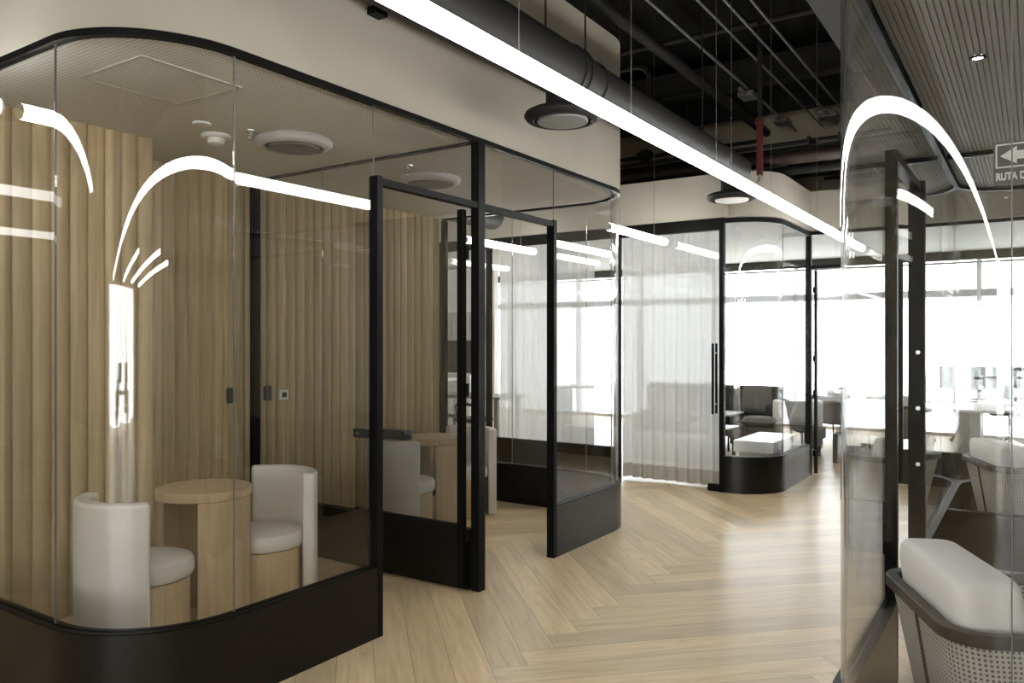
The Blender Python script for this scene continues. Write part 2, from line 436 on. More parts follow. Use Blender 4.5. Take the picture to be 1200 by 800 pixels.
struct(MB().box(XL-.3, XR+.3, YB-.3, YF+.3, ZS, ZS+.2).build('ceiling', SLAB, smooth=False))
struct(MB().box(XL-.3, XL, YB-.3, YF+.3, 0, ZS).build('wall_left', PLASTER_DARK, smooth=False))
struct(MB().box(XR, XR+.3, YB-.3, YF+.3, 0, ZS).build('wall_right', PLASTER_DARK, smooth=False))
# rear wall behind the camera, with a window between x -5 and 0
mb = MB(); mb.box(XL, -2.3, YB-.3, YB, 0, ZS); mb.box(3.2, XR, YB-.3, YB, 0, ZS); mb.box(-2.3, 3.2, YB-.3, YB, 2.6, ZS)
struct(mb.build('wall_rear', PLASTER_DARK, smooth=False))
wr = struct(MB().box(-2.3, 3.2, YB-.16, YB-.15, .0, 2.6).build('window_1', GLASS, smooth=False))
rbl = thing('roller_blind', 'added unseen sheer blind dimming the window behind the camera', 'blind', (.45, YB-.03, 2.6))  # added blind, tones down this window's reflection in the curved glass
MB().box(-2.28, 3.18, YB-.04, YB-.039, .06, 2.56).build('blind_cloth', BLIND_THIN, rbl, smooth=False)
MB().cyl((-2.28,YB-.04,2.575),(3.18,YB-.04,2.575),.02,12).build('roller', CHROME, rbl)
m_ = MB()
for x in (-2.27, -.4, 1.4, 3.17): m_.box(x-.03, x+.03, YB-.2, YB-.1, 0, 2.6)
m_.build('window_frame', BLACK, wr, smooth=False)
# facade far: spandrel above the glass, mullions, transom
struct(MB().box(XL, XR, YF, YF+.3, 2.9, ZS).build('wall_facade', PLASTER_DARK, smooth=False))
ftop = 2.9
edges = [XL, -11.4, -9.8, -8.2, -6.66, -5.13, -3.6, -2.26, -.75, .76, 2.3, XR]
for i in range(len(edges)-1):
    a, b = edges[i], edges[i+1]
    wd = struct(MB().box(a+.02, b-.02, YF+.14, YF+.15, .05, ftop).build('window_%d' % (i+2), GLASS, smooth=False))
    f = MB(); f.box(a, a+.035, YF+.08, YF+.2, 0, ftop); f.box(b-.035, b, YF+.08, YF+.2, 0, ftop); f.box(a+.035, b-.035, YF+.08, YF+.2, 0, .05)
    f.build('window_frame', CHROME, wd, smooth=False)
    MB().box(a+.035, b-.035, YF+.09, YF+.19, 2.28, 2.40).build('window_frame', CABG, wd, smooth=False)
for i in range(len(edges)-1):
    a, b = edges[i]+.03, edges[i+1]-.03
    rbl = thing('roller_blind', 'sheer white roller blind over the far window, %s from the left wall' % ('first','second','third','fourth','fifth','sixth','seventh','eighth','ninth','tenth','eleventh')[i], 'blind', ((a+b)/2, YF-.01, 2.8), 'sheer white roller blinds on the far windows')
    MB().box(a, b, YF-.011, YF-.010, .06, 2.80).build('blind_cloth', BLIND, rbl, smooth=False)
    MB().box(a, b, YF-.018, YF-.003, .04, .06).build('bottom_bar', CHROME, rbl, smooth=False)
    MB().cyl((a,YF-.0,2.825),(b,YF-.0,2.825),.02,12).build('roller', CHROME, rbl)
    MB().box(edges[i+1]-.02, edges[i+1]+.02, YF-.02, YF+.0, .0, 2.86).build('window_frame', CHROME, bpy.data.objects['window_%d' % (i+2)], smooth=False) if i < len(edges)-2 else None
struct(MB().box(XL, XR, YF-.14, YF-.02, 2.86, 3.0).build('trim_1', PLASTIC_D, smooth=False))

# plenum wall seen above the lounge bulkhead
struct(MB().box(-9, .4, 10.6, 10.7, 3.06, ZS).build('wall_plenum', PLASTER_DARK, smooth=False))
ZT = 2.80      # booth ceiling / trim level
ZR = 2.86      # right-hand rooms
ZF = 3.00      # far rooms

# ------------------------------------------------------------------ left booths: shell
XB = -2.89
front_a = [(-4.53,1.66)] + arc(-3.39,2.16,.5,270,360) + [(XB,3.02)]
front_c = [(XB,4.874)] + arc(-3.39,5.80,.5,0,90) + [(-5.05,6.30)]
full = [(-5.6,1.66)] + arc(-3.39,2.16,.5,270,360) + arc(-3.39,5.80,.5,0,90) + [(-6.2,6.30)]
struct(MB().strip(full, -.022, .09, ZT+.0165, 4.05).build('wall_upper_left', PLASTER))
struct(MB().prism([(-5.05,1.70)] + arc(-3.39,2.16,.455,270,360) + arc(-3.39,5.80,.455,0,90) + [(-5.05,6.255)], ZT, ZT+.02).build('ceiling', CEIL, smooth=False))
def fluted(name, x, y0, y1, z0, z1, pitch=.098, depth=.022, back=.12):
    n = int(round((y1-y0)/pitch)); k = 10; pts = []
    for i in range(n*k+1):
        t = i/k; y = y0 + (y1-y0)*i/(n*k)
        pts.append((x - depth + depth*abs(math.sin(PI*t))**.6, y))
    poly = pts + [(x-back, y1), (x-back, y0)]
    vs = []; m = len(pts)
    mb = MB()
    for (px,py) in pts: vs += [(px,py,z0),(px,py,z1)]
    mb.add(vs, [(2*i, 2*i+2, 2*i+3, 2*i+1) for i in range(m-1)])
    mb.box(x-back, x-depth-.0005, y0, y1, z0, z1)
    for i in range(m-1):
        pass
    return struct(mb.build(name, FLUTE, angle=50))
fluted('wall_fluted_near', -4.53, 1.50, 2.81, 0, ZT+.03, back=.6)
fluted('wall_fluted_back', -5.06, 2.81, 6.27, 0, ZT+.03)
# black skirting at the foot of the back wall
struct(MB().box(-5.055, -5.03, 3.98, 6.26, 0, .05).build('baseboard_back', BLACK, smooth=False))

KZ = .368
def glass_screen(label, path_list, mat_kick=KICK, hw=.020, gm=None, ztop=ZT, kick=True, joints=(), group=None, kz=KZ, headers=True, hz=.012, side=1):
    """path_list: list of plan polylines, one pane each; kick and header follow the whole path"""
    whole = [path_list[0][0]]
    for p in path_list: whole += p[1:]
    base = (sum(p[0] for p in whole)/len(whole), sum(p[1] for p in whole)/len(whole), 0)
    r = thing('glass_screen', label, 'glass screen', base, group)
    if kick:
        k = MB().strip(whole, -.03, .03, 0, kz).build('kick_panel', mat_kick, r, angle=30)
        MB().strip(whole, -.034, -.004, kz, kz+.006).strip(whole, .006, .034, kz, kz+.006).build('glazing_bead', BLACK, k, angle=30)
    z0 = kz-.01 if kick else .012
    for i, p in enumerate(path_list):
        q = list(p)
        if i > 0:
            d = (Vector(q[1])-Vector(q[0])).normalized(); q[0] = tuple(Vector(q[0])+d*.003)
        if i < len(path_list)-1:
            d = (Vector(q[-2])-Vector(q[-1])).normalized(); q[-1] = tuple(Vector(q[-1])+d*.003)
        MB().strip(q, -.005, .005, z0, ztop-.012).build('glass_pane', gm or GLASS, r, smooth=len(q) > 3, angle=30)
        if i > 0:
            d = (Vector(p[1])-Vector(p[0])).normalized()
            c = Vector(p[0])
            MB().strip([tuple(c-d*.0016), tuple(c+d*.0016)], -.0045, .0045, z0+.02, ztop-.014).build('glass_joint', JOINT, r, smooth=False)
    if headers:
        MB().strip(whole, -hw, hw, ztop-hz, ztop+.016).build('header_rail', BLACK, r, angle=30)
    return r

sA = glass_screen('rounded glass screen around the near wood booth with black kick panel, left of its doorway',
             [[(-4.53,1.66),(-3.39,1.66)], arc(-3.39,2.16,.5,270,360), [(XB,2.16),(XB,3.02)]])
sC = glass_screen('rounded glass screen closing the second wood booth, right of its open doorway',
             [[(XB,4.874),(XB,5.80)], arc(-3.39,5.80,.5,0,90), [(-3.39,6.30),(-4.2,6.30)], [(-4.2,6.30),(-5.05,6.30)]])
MB().box(-5.06,-5.01,6.275,6.325,0,ZT-.02).build('end_post', BLACK, sC, smooth=False)
sP = glass_screen('straight glass divider with black kick panel between the two wood booths',
             [[(-2.94,3.95),(-4.28,3.95)], [(-4.28,3.95),(-5.03,3.95)]], gm=GLASS_T)
MB().box(-5.05,-5.00,3.92,3.98,KZ,ZT-.03).build('end_post', BLACK, sP, smooth=False)
# door frame over the two booth doorways
fr = thing('door_frame', 'black steel frame with three posts around the two wood booth doorways', 'door frame', (XB,3.95,0))
MB().box(XB-.03,XB+.03,3.02,3.062,0,2.42).build('post', BLACK, fr, smooth=False)
MB().box(XB-.03,XB+.03,3.918,3.985,0,ZT-.0125).build('post', BLACK, fr, smooth=False)
MB().box(XB-.03,XB+.03,4.828,4.870,0,2.42).build('post', BLACK, fr, smooth=False)
MB().box(XB-.025,XB+.025,3.062,3.918,2.375,2.412).build('transom_bar', BLACK, fr, smooth=False)
MB().box(XB-.025,XB+.025,3.985,4.828,2.375,2.412).build('transom_bar', BLACK, fr, smooth=False)
MB().box(XB-.005,XB+.005,3.025,3.916,2.40,ZT-.0125).build('glass_pane', GLASS, fr, smooth=False)
MB().box(XB-.005,XB+.005,3.987,4.868,2.40,ZT-.0125).build('glass_pane', GLASS, fr, smooth=False)
MB().box(XB-.004,XB+.004,3.0195,3.0228,2.42,ZT-.0125).build('glass_joint', JOINT, fr, smooth=False)
MB().box(XB-.004,XB+.004,4.8685,4.8718,2.42,ZT-.0125).build('glass_joint', JOINT, fr, smooth=False)
MB().box(XB-.020,XB+.020,3.02,4.87,ZT-.012,ZT+.016).build('header_rail', BLACK, fr, smooth=False)

# open door leaf of the near booth (swung inwards, along the divider)
dl = thing('swing_door', 'open glass door of the near wood booth with black lever lock', 'door', (-2.95,3.885,0))
MB().box(-3.88,-2.99,3.880,3.890,.40,2.36).build('glass_pane', GLASS_T, dl, smooth=False)
MB().box(-3.88,-2.99,3.872,3.898,.025,.415).build('kick_panel', KICK, dl, smooth=False, bevel=.002)
MB().box(-2.99,-2.945,3.865,3.905,.02,2.37).build('stile', BLACK, dl, smooth=False, bevel=.003)
for z in (.35, 1.25, 2.1):
    MB().cyl((-2.932,3.895,z-.04),(-2.932,3.895,z+.04),.012).build('hinge', BLACK, dl)
lk = MB().box(-3.885,-3.62,3.862,3.908,.895,.955).box(-3.62,-3.41,3.848,3.922,.905,.968).build('lock_case', PLASTIC_D, dl, smooth=False, bevel=.006)
MB().cyl((-3.84,3.857,.925),(-3.84,3.864,.925),.014).build('lock_cylinder', CHROME, lk)
MB().cyl((-3.45,3.85,.945),(-3.45,3.80,.945),.012).tube([(-3.45,3.80,.945),(-3.42,3.795,.945),(-3.30,3.795,.94)],.011).build('lever_handle', PLASTIC_D, dl)

# ------------------------------------------------------------------ booth furniture
def make_tub_chair(label):
    t = thing('tub_chair', label, 'chair')
    # facing +y, shell on the -y side
    o = arc(0,0,.32,270-64,270+64,28); i_ = arc(0,0,.245,270-64,270+64,28)
    # rounded ends
    poly = o + list(reversed(i_))
    MB().prism(poly, .004, .77).build('backrest', OFFWHITE, t, bevel=.024, seg=4, angle=50)
    MB().lathe([(0,.005),(.215,.005),(.222,.012),(.222,.335),(0,.335)]).build('base', OAK, t)
    MB().lathe([(0,.336),(.215,.336),(.236,.345),(.243,.365),(.243,.405),(.234,.428),(.205,.440),(.12,.446),(0,.448)]).build('seat_cushion', OFFWHITE, t)
    return t
ch0 = make_tub_chair('white tub chair nearest the rounded glass corner, its back to the camera')
ch0.location = (-3.83,2.315,0)
dup(ch0, (-3.84,3.07,0), PI, 'white tub chair in the near booth between round table and open door')
dup(ch0, (-4.27,4.83,0), 0, 'white tub chair behind the open door, its back against the glass divider')
dup(ch0, (-4.28,5.59,0), PI, 'white tub chair at the far end of the second booth, showing beside the middle post')
def make_table(label):
    t = thing('round_table', label, 'table')
    MB().lathe([(0,.69),(.248,.69),(.254,.694),(.254,.735),(.250,.74),(0,.74)]).build('table_top', OAK, t)
    for a in (0, 180):
        o = arc(0,0,.25,a-42,a+42,20); i_ = arc(0,0,.215,a-42,a+42,20)
        MB().prism(o+list(reversed(i_)), .003, .6895).build('curved_leg', OAK, t, angle=40)
    return t
tb0 = make_table('round oak table with curved panel legs between the two chairs of the near booth')
tb0.location = (-3.87,2.695,0)
dup(tb0, (-4.30,5.21,0), 0, 'round oak table with curved panel legs in the second booth beyond the open door')

# wall plates on the fluted wall
tag(MB().box(-5.06,-5.045,3.715,3.785,1.085,1.20).build('switch_plate', PLASTIC_D, smooth=False, bevel=.004), 'black switch plate on the fluted wall left of the divider post', 'switch')
tag(MB().box(-5.06,-5.045,4.055,4.125,1.085,1.20).build('switch_plate', PLASTIC_D, smooth=False, bevel=.004), 'black switch plate on the fluted wall beside the white thermostat', 'switch')
th = tag(MB().box(-5.06,-5.04,4.20,4.29,1.08,1.16).build('thermostat', WHITE, smooth=False, bevel=.006), 'small square white thermostat on the fluted wall behind the divider', 'thermostat')
MB().box(-5.04,-5.037,4.222,4.268,1.10,1.14).build('display', SCREEN, th, smooth=False)

# ------------------------------------------------------------------ ceiling devices in the booths
def diffuser(label, loc, r=.235, stem=None, dark=False, group=None):
    t = thing('air_diffuser', label, 'air vent', loc, group)
    m = STEEL_DARK if dark else VENTW
    k = r/.235
    p = [(.175,-.004),(.205,0),(.228,-.012),(.235,-.028),(.225,-.045),(.205,-.058),(.182,-.062),(.172,-.055),(.170,-.035),(.175,-.004)]
    MB().lathe([(a*k, z) for a, z in p], loc).build('outer_ring', m, t)
    MB().lathe([(0,-.066),(.150*k,-.066),(.156*k,-.060),(.156*k,-.050),(0,-.045)], loc).build('centre_disc', GREYP if not dark else (LIGHTDISC if dark == 2 else GREYP), t)
    if stem:
        MB().cyl((loc[0],loc[1],loc[2]-.02),(loc[0],loc[1],loc[2]+stem),.098*k/ .957,24).build('neck', STEEL_DARK, t)
    else:
        MB().cyl((loc[0],loc[1],loc[2]-.05),(loc[0],loc[1],loc[2]-.001),.168*k,32).build('recess', PLASTIC_D, t)
    return t
diffuser('white round air diffuser in the near wood booth ceiling', (-3.80,3.275,ZT))
diffuser('white round air diffuser in the second wood booth ceiling', (-3.815,4.60,ZT))
sd = thing('smoke_detector', 'white smoke detector on the near booth ceiling beside the air diffuser', 'smoke detector', (-4.13,2.96,ZT))
MB().lathe([(0,0),(.085,0),(.088,-.012),(.075,-.022),(0,-.022)], (-4.13,2.96,ZT)).build('mounting_plate', WHITE, sd)
MB().lathe([(.0,-.022),(.05,-.022),(.048,-.05),(.035,-.058),(0,-.058)], (-4.13,2.96,ZT)).build('sensor_cap', WHITE, sd)
tag(MB().lathe([(0,0),(.05,0),(.052,-.006),(.046,-.012),(0,-.012)], (-3.97,2.75,ZT)).build('ceiling_speaker', WHITE), 'flat white disc on the near booth ceiling beside the smoke detector', 'ceiling disc')
def sprinkler(label, loc):
    t = thing('ceiling_sprinkler', label, 'sprinkler', loc)
    x,y,z = loc
    MB().lathe([(0,0),(.035,0),(.033,-.008),(.012,-.012),(.012,-.03),(0,-.03)], loc, 20).build('body', CHROME, t)
    MB().tube([(x-.014,y,z-.028),(x-.016,y,z-.045),(x,y,z-.058)],.003,6).tube([(x+.014,y,z-.028),(x+.016,y,z-.045),(x,y,z-.058)],.003,6).build('yoke_arm', CHROME, t)
    MB().lathe([(0,-.057),(.018,-.057),(.018,-.060),(0,-.060)], loc, 16).build('deflector_plate', CHROME, t)
sprinkler('small metal sprinkler on the near booth ceiling left of the air diffuser', (-3.87,3.01,ZT))
sprinkler('small metal sprinkler on the second booth ceiling near the door transom', (-3.70,4.22,ZT))
ap = thing('access_panel', 'square ceiling access panel with pale edge above the rounded glass corner', 'access panel', (-3.5,2.2,ZT))
MB().box(-3.74,-3.25,1.96,2.45,ZT-.005,ZT-.0005).build('panel_board', CEIL, ap, smooth=False)
MB().box(-3.25,-3.235,1.945,2.465,ZT-.008,ZT-.0005).box(-3.755,-3.74,1.945,2.465,ZT-.006,ZT-.0005).box(-3.74,-3.25,1.945,1.96,ZT-.006,ZT-.0005).box(-3.74,-3.25,2.45,2.465,ZT-.006,ZT-.0005).build('panel_edge', VENTW, ap, smooth=False)

# ------------------------------------------------------------------ suspended LED lines
def led_line(label, x, y0, y1, z, cables, r=.036, group=None, ztop=ZS, jl=(), mat=None):
    t = thing('linear_pendant_light', label, 'pendant light', (x,(y0+y1)/2,z), group)
    n = 20
    cuts = [y0] + list(jl) + [y1]
    for a, b in zip(cuts[:-1], cuts[1:]):
        MB().cyl((x,a+.002,z),(x,b-.002,z),r,n).build('light_tube', mat or LED, t)
    for y in (y0, y1):
        s = -1 if y == y0 else 1
        MB().cyl((x,y,z),(x,y+s*.008,z),r*.98,n).build('end_cap', WHITE, t)
    for c in cables:
        MB().cyl((x,c,z+r*.9),(x,c,ztop),.0022,6).build('suspension_cable', CONDUIT, t)
    return t
led_line('long white LED tube hanging over the corridor on thin cables', -1.59, -9.0, 9.35, 2.58, [-8,-5.5,-3.2,-1.0,1.2,2.43,3.4,4.59,4.87,5.76,7.2,8.2], jl=(-.3, 4.73))
for x, lb in ((-3.25,'white LED tube over the cross passage just past the rounded booth end'), (-4.88,'white LED tube seen through the second booth doorway above the cross passage'), (-6.35,'far white LED tube over the cross passage beside the kitchen')):
    led_line(lb, x, 6.46, 7.78, 2.60, [6.7,7.5])
for x, lb in ((-3.78,'white LED tube ending just outside the near booth end glass'), (-5.82,'white LED tube hanging behind the camera, second from the corridor'), (-7.99,'white LED tube hanging behind the camera, third from the corridor')):
    ys = {-3.78:-.6, -5.82:-.1, -7.99:-1.2}[x]
    led_line(lb, x, ys, 1.61, 2.58, [ys+.2, 1.3], mat=LED if x == -3.78 else LED_DIM)
for x, lb in ((.35,'white LED tube over the office behind the camera, nearest the corridor'), (2.0,'white LED tube over the office behind the camera, middle one'), (3.6,'white LED tube over the office behind the camera, by the side wall')):
    led_line(lb, x, -8.8, -3.5 if x < 1 else -2.0, 2.58, [-8,-5], mat=LED_MID)
led_line('added unseen LED tube brightening the kitchen, nearer the corridor', -9.75, 8.6, 11.7, 2.5, [9,11], mat=LED_MID)  # added lamp out of view, lifts the brightness of the kitchen
led_line('added unseen LED tube brightening the kitchen, deeper inside', -11.2, 8.6, 11.7, 2.5, [9,11], mat=LED_MID)  # second added lamp, also only there to light the kitchen
bk = thing('wall_bracket', 'small black bracket on the beige wall beside the long LED tube', 'bracket', (-2.86,2.75,3.4))
q = (-2.86, 2.42, 3.0)

# ------------------------------------------------------------------ corridor ducts and services
du = thing('round_duct', 'dark round ventilation duct running above the LED tube', 'duct', (-2.3,3,3.2))
ZD = 3.135
MB().cyl((-2.3,-6,ZD),(-2.3,4.06,ZD),.155,40).build('duct_pipe', DUCT, du)
MB().cyl((-2.3,4.06,ZD),(-2.3,4.30,ZD),.155,40,r1=.135).build('reducer', DUCT, du)
MB().cyl((-2.3,4.30,ZD),(-2.3,7.2,ZD),.135,40).build('duct_pipe', DUCT, du)
for y, r in ((4.0,.163),(4.07,.163),(4.30,.145)):
    MB().cyl((-2.3,y-.008,ZD),(-2.3,y+.008,ZD),r,40).build('duct_collar', DUCT, du)
for y in (1.5,3.79,4.26,6.3):
    MB().cyl((-2.3,y,ZD+.14),(-2.3,y,ZS),.006,8).build('hanger_rod', STEEL_DARK, du)
diffuser('dark round air diffuser hanging from the duct, nearer to the camera', (-2.3,3.98,2.895), .225, .24, 1)
diffuser('round air diffuser with pale disc hanging from the far end of the duct', (-2.3,7.06,2.895), .225, .24, 2)
d2 = tag(MB().cyl((-5.16,6.42,2.98),(-5.16,7.35,2.98),.15,32).build('round_duct', DUCT), 'short dark round duct seen through the second booth doorway', 'duct')
rd = thing('rectangular_duct', 'grey rectangular duct high above the right-hand glass corner', 'duct', (-.9,2,3.8))
MB().box(-1.16,-.66,-3,6.5,3.62,4.0).build('duct_body', GALV, rd, smooth=False, bevel=.01)
for y in (-1.5,1.5,4.5):
    for x in (-1.2,-.64): MB().cyl((x,y,3.60),(x,y,ZS),.006,8).build('hanger_rod', STEEL_DARK, rd)
    MB().box(-1.22,-.645,y-.02,y+.02,3.595,3.619).build('hanger_strut', STEEL_DARK, rd, smooth=False)

def beam(label, y, z, x0=-8, x1=2.5, h=.30, w=.16):
    mb = MB(); mb.box(x0,x1,y-w/2,y+w/2,z,z+.022); mb.box(x0,x1,y-w/2,y+w/2,z+h-.022,z+h); mb.box(x0,x1,y-.01,y+.01,z+.022,z+h-.022)
    return tag(mb.build('steel_beam', STEEL_DARK, smooth=False), label, 'steel beam')
beam('dark steel beam crossing the corridor above the LED tube, nearer one', 5.2, 4.52)
beam('dark steel beam crossing above the lounge front, lower of the two', 8.85, 4.42)
beam('dark steel beam crossing far beyond the lounge bulkhead', 10.1, 4.45, h=.36)
def rod(name, label, cat, p0, p1, r, m, group=None):
    return tag(MB().cyl(p0,p1,r,12).build(name, m), label, cat, group)
G = 'parallel metal conduits under the dark slab'
for i, x in enumerate((-2.27,-2.09,-1.91)):
    rod('conduit', 'thin metal conduit under the dark slab, %s of the three side by side' % ('left','middle','right')[i], 'conduit', (x,-2,4.31),(x,10.58,4.31), .012, CONDUIT)
rod('conduit', 'single thin dark conduit left of the three parallel ones', 'conduit', (-2.6,-2,4.30),(-2.6,10.58,4.30), .014, CONDUIT)
rod('overhead_pipe', 'thick dark pipe running along the corridor under the slab', 'pipe', (-2.98,-2,4.33),(-2.98,10.58,4.33), .055, STEEL_DARK)
rod('cross_pipe', 'thin dark pipe crossing high under the slab', 'pipe', (-6,7.6,4.62),(1,7.6,4.62), .03, STEEL_DARK)
rod('cross_pipe', 'brown pipe running along the top of the lounge bulkhead', 'pipe', (-8,8.45,3.47),(-1.2,8.45,3.47), .065, BROWNP)
rod('cross_pipe', 'thin black pipe just above the brown pipe', 'pipe', (-8,8.6,3.66),(-1.2,8.6,3.66), .022, STEEL_DARK)
rod('cross_pipe', 'dark pipe below the thin black pipe, far side of the bulkhead', 'pipe', (-8,8.75,3.40),(-1.2,8.75,3.40), .05, STEEL_DARK)
vp = thing('valve_pipe', 'thin pipe with a dark valve body above the lounge bulkhead', 'pipe', (-4.6,9.06,3.85))
MB().cyl((-8,9.06,3.85),(-2.6,9.06,3.85),.022,12).build('pipe_run', STEEL_DARK, vp)
MB().lathe([(0,-.07),(.06,-.06),(.11,-.02),(.11,.02),(.06,.06),(0,.07)], (-4.05,9.06,3.87), 20).build('valve_body', STEEL_DARK, vp)
for x in (-4.6,-3.5,-4.42): MB().cyl((x,9.06,3.45 if x > -4.5 else 3.5),(x,9.06,ZS),.016 if x == -4.6 else .008,8).build('hanger_rod', BROWNP if x == -4.6 else STEEL_DARK, vp)
rp = thing('sprinkler_pipe', 'red vertical fire pipe with sprinkler head above the LED tube', 'pipe', (-2.16,7.45,3.6))
MB().cyl((-2.16,7.45,3.12),(-2.16,7.45,3.62),.030,16).build('drop_pipe', REDP, rp)
MB().cyl((-2.16,7.45,3.60),(-2.16,7.45,3.64),.042,16).build('coupling', REDP, rp)
MB().cyl((-2.16,7.45,3.64),(-2.16,7.45,ZS),.022,12).build('riser', STEEL_DARK, rp)
MB().cyl((-2.16,7.45,3.06),(-2.16,7.45,3.12),.016,12).lathe([(0,3.052),(.03,3.052),(.03,3.058),(0,3.058)],(-2.16,7.45,0),16).build('sprinkler_tip', CHROME, rp)
def jbox(label, loc, L=.22, w=.17, h=.05):
    x,y,z = loc
    t = thing('junction_box', label, 'junction box', (x,y,z))
    MB().box(x-w/2,x+w/2,y-L/2,y+L/2,z-h,z).build('box_body', CONDUIT, t, smooth=False, bevel=.004)
    MB().cyl((x,y-L/2-.18,z-h/2),(x,y-L/2,z-h/2),.022,10).build('cable_gland', CONDUIT, t)
jbox('metal junction box on the single conduit, nearer of its two', (-2.62,8.6,4.27))
jbox('metal junction box on the single conduit, farther of its two', (-2.58,9.85,4.27))
jbox('metal junction box under the three parallel conduits', (-2.06,9.95,4.28), .2, .22)
jbox('metal box hanging above the lounge bulkhead near the glass corner', (-1.98,9.2,3.72), .2, .09)
tr = thing('cable_tray', 'dark cable tray hanging above the lounge bulkhead', 'cable tray', (-1.8,9.6,3.6))
for x in (-1.92,-1.62): MB().box(x-.012,x+.012,8.3,10.55,3.56,3.64).build('side_rail', STEEL_DARK, tr, smooth=False)
for k in range(6): MB().box(-1.92,-1.62,8.4+k*.4,8.44+k*.4,3.56,3.575).build('rung', STEEL_DARK, tr, smooth=False)
for k in range(2): MB().box(-2.15,-1.4,8.5+k*1.6,8.54+k*1.6,3.53,3.56).build('strut', STEEL_DARK, tr, smooth=False)
rod('cross_pipe', 'dark pipe crossing behind the red fire pipe', 'pipe', (-5,9.4,3.78),(1,9.4,3.78), .035, STEEL_DARK)
rod('cross_pipe', 'galvanised pipe crossing behind the red fire pipe, pale one', 'pipe', (-3.0,9.8,3.82),(-.9,9.8,3.82), .03, CONDUIT)
tag(MB().box(-2.6,2.5,10.15,10.5,3.66,3.90).build('rectangular_duct', STEEL_DARK, smooth=False, bevel=.01), 'dark rectangular duct crossing beyond the lounge bulkhead', 'duct')
cd = thing('bent_conduit', 'black conduit bent down in an arch beside the round duct', 'conduit', (-2.9,6.6,4.0))
cd_pts = [(-3.6,6.5,4.02),(-3.0,6.5,4.02)] + [(-3.0+.14*math.sin(a),6.5,3.88+.14*math.cos(a)) for a in [PI*k/16 for k in range(1,9)]] + [(-2.86,6.5,3.4)]
MB().tube(cd_pts,.022,10).build('bent_tube', STEEL_DARK, cd)

# ------------------------------------------------------------------ lounge: bulkhead, ceiling, glass
YL = 7.93; XS = -2.19
lb = [(-9,YL),(-2.64,YL)] + arc(-2.64,8.38,.45,270,360) + [(XS,9.5)]
struct(MB().strip(lb, -.03, .10, ZT+.024, 3.28).build('wall_upper_lounge', PLASTER))
struct(MB().box(XS-.10, 4.4, 9.47, 9.60, ZT+.024, 3.28).build('wall_upper_far', PLASTER, smooth=False))
struct(MB().prism([(-9,8.03),(-2.66,8.03)] + arc(-2.64,8.38,.33,285,360) + [(XS-.12,9.62),(4.4,9.62),(4.4,14.45),(-12.95,14.45),(-12.95,8.03)], ZF, ZF+.05).build('ceiling', CEIL_WHITE, smooth=False))
sL = glass_screen('glass screen with black kick panel in front of the left sheer curtain', [[(-5.60,YL),(-4.72,YL)], [(-4.72,YL),(-3.91,YL)]], hz=.10)
for x in (-5.63,): MB().box(x-.03,x+.03,YL-.03,YL+.03,0,ZT-.1).build('end_post', BLACK, sL, smooth=False)
# sliding door
sd = thing('sliding_door', 'tall glass sliding door with long black pull handle in front of a curtain', 'door', (-3.25,YL,0))
MB().box(-3.905,-3.84,YL-.035,YL+.035,0,ZT-.1).build('post', BLACK, sd, smooth=False)
MB().box(-2.705,-2.66,YL-.035,YL+.035,0,ZT-.1).build('post', BLACK, sd, smooth=False)
MB().box(-3.838,-2.702,YL-.006,YL+.006,.03,ZT-.1).build('glass_pane', GLASS, sd, smooth=False)
MB().box(-3.905,-2.66,YL-.034,YL+.034,ZT-.10,ZT+.024).build('header_rail', BLACK, sd, smooth=False)
MB().box(-2.83,-2.705,YL-.03,YL+.03,.003,.075).build('floor_guide', BLACK, sd, smooth=False, bevel=.004)
for s in (-1, 1):
    h = MB().cyl((-2.765,YL+s*.055,.80),(-2.765,YL+s*.055,1.53),.013,14).build('pull_handle', BLACK, sd)
    MB().cyl((-2.765,YL+s*.006,.90),(-2.765,YL+s*.055,.90),.008,10).cyl((-2.765,YL+s*.006,1.43),(-2.765,YL+s*.055,1.43),.008,10).build('standoff', CHROME, h)
sR = glass_screen('rounded glass screen at the lounge corner with black kick panel', [[(-2.655,YL),(-2.64,YL)] + arc(-2.64,8.38,.45,270,360)[1:], [(XS,8.38),(XS,9.462)]], hz=.035)
# far screen across the corridor
fs = thing('door_frame', 'black door frame of the far room at the end of the corridor', 'door frame', (-1.7,9.5,0))
MB().box(XS-.03,XS+.03,9.47,9.53,0,ZT-.01).build('post', BLACK, fs, smooth=False)
MB().box(-1.245,-1.20,9.47,9.53,0,2.43).build('post', BLACK, fs, smooth=False)
MB().box(XS+.03,-1.245,9.475,9.525,2.39,2.43).build('transom_bar', BLACK, fs, smooth=False)
MB().box(XS+.03,-1.20,9.495,9.505,2.42,ZT-.01).build('glass_pane', GLASS, fs, smooth=False)
MB().box(XS-.03,-1.195,9.466,9.534,ZT-.02,ZT+.024).build('header_rail', BLACK, fs, smooth=False)
glass_screen('glass screen with black kick panel right of the far room doorway', [[(-1.195,9.5),(.3,9.5)], [(.3,9.5),(4.4,9.5)]], hz=.02)
# far door leaf, open
fd = thing('swing_door', 'frameless glass door standing open at the far end of the corridor', 'door', (XS+.06,9.555,0), rz=math.radians(77))
def lf(mb, name, m, **kw):
    return mb.build(name, m, fd, **kw)
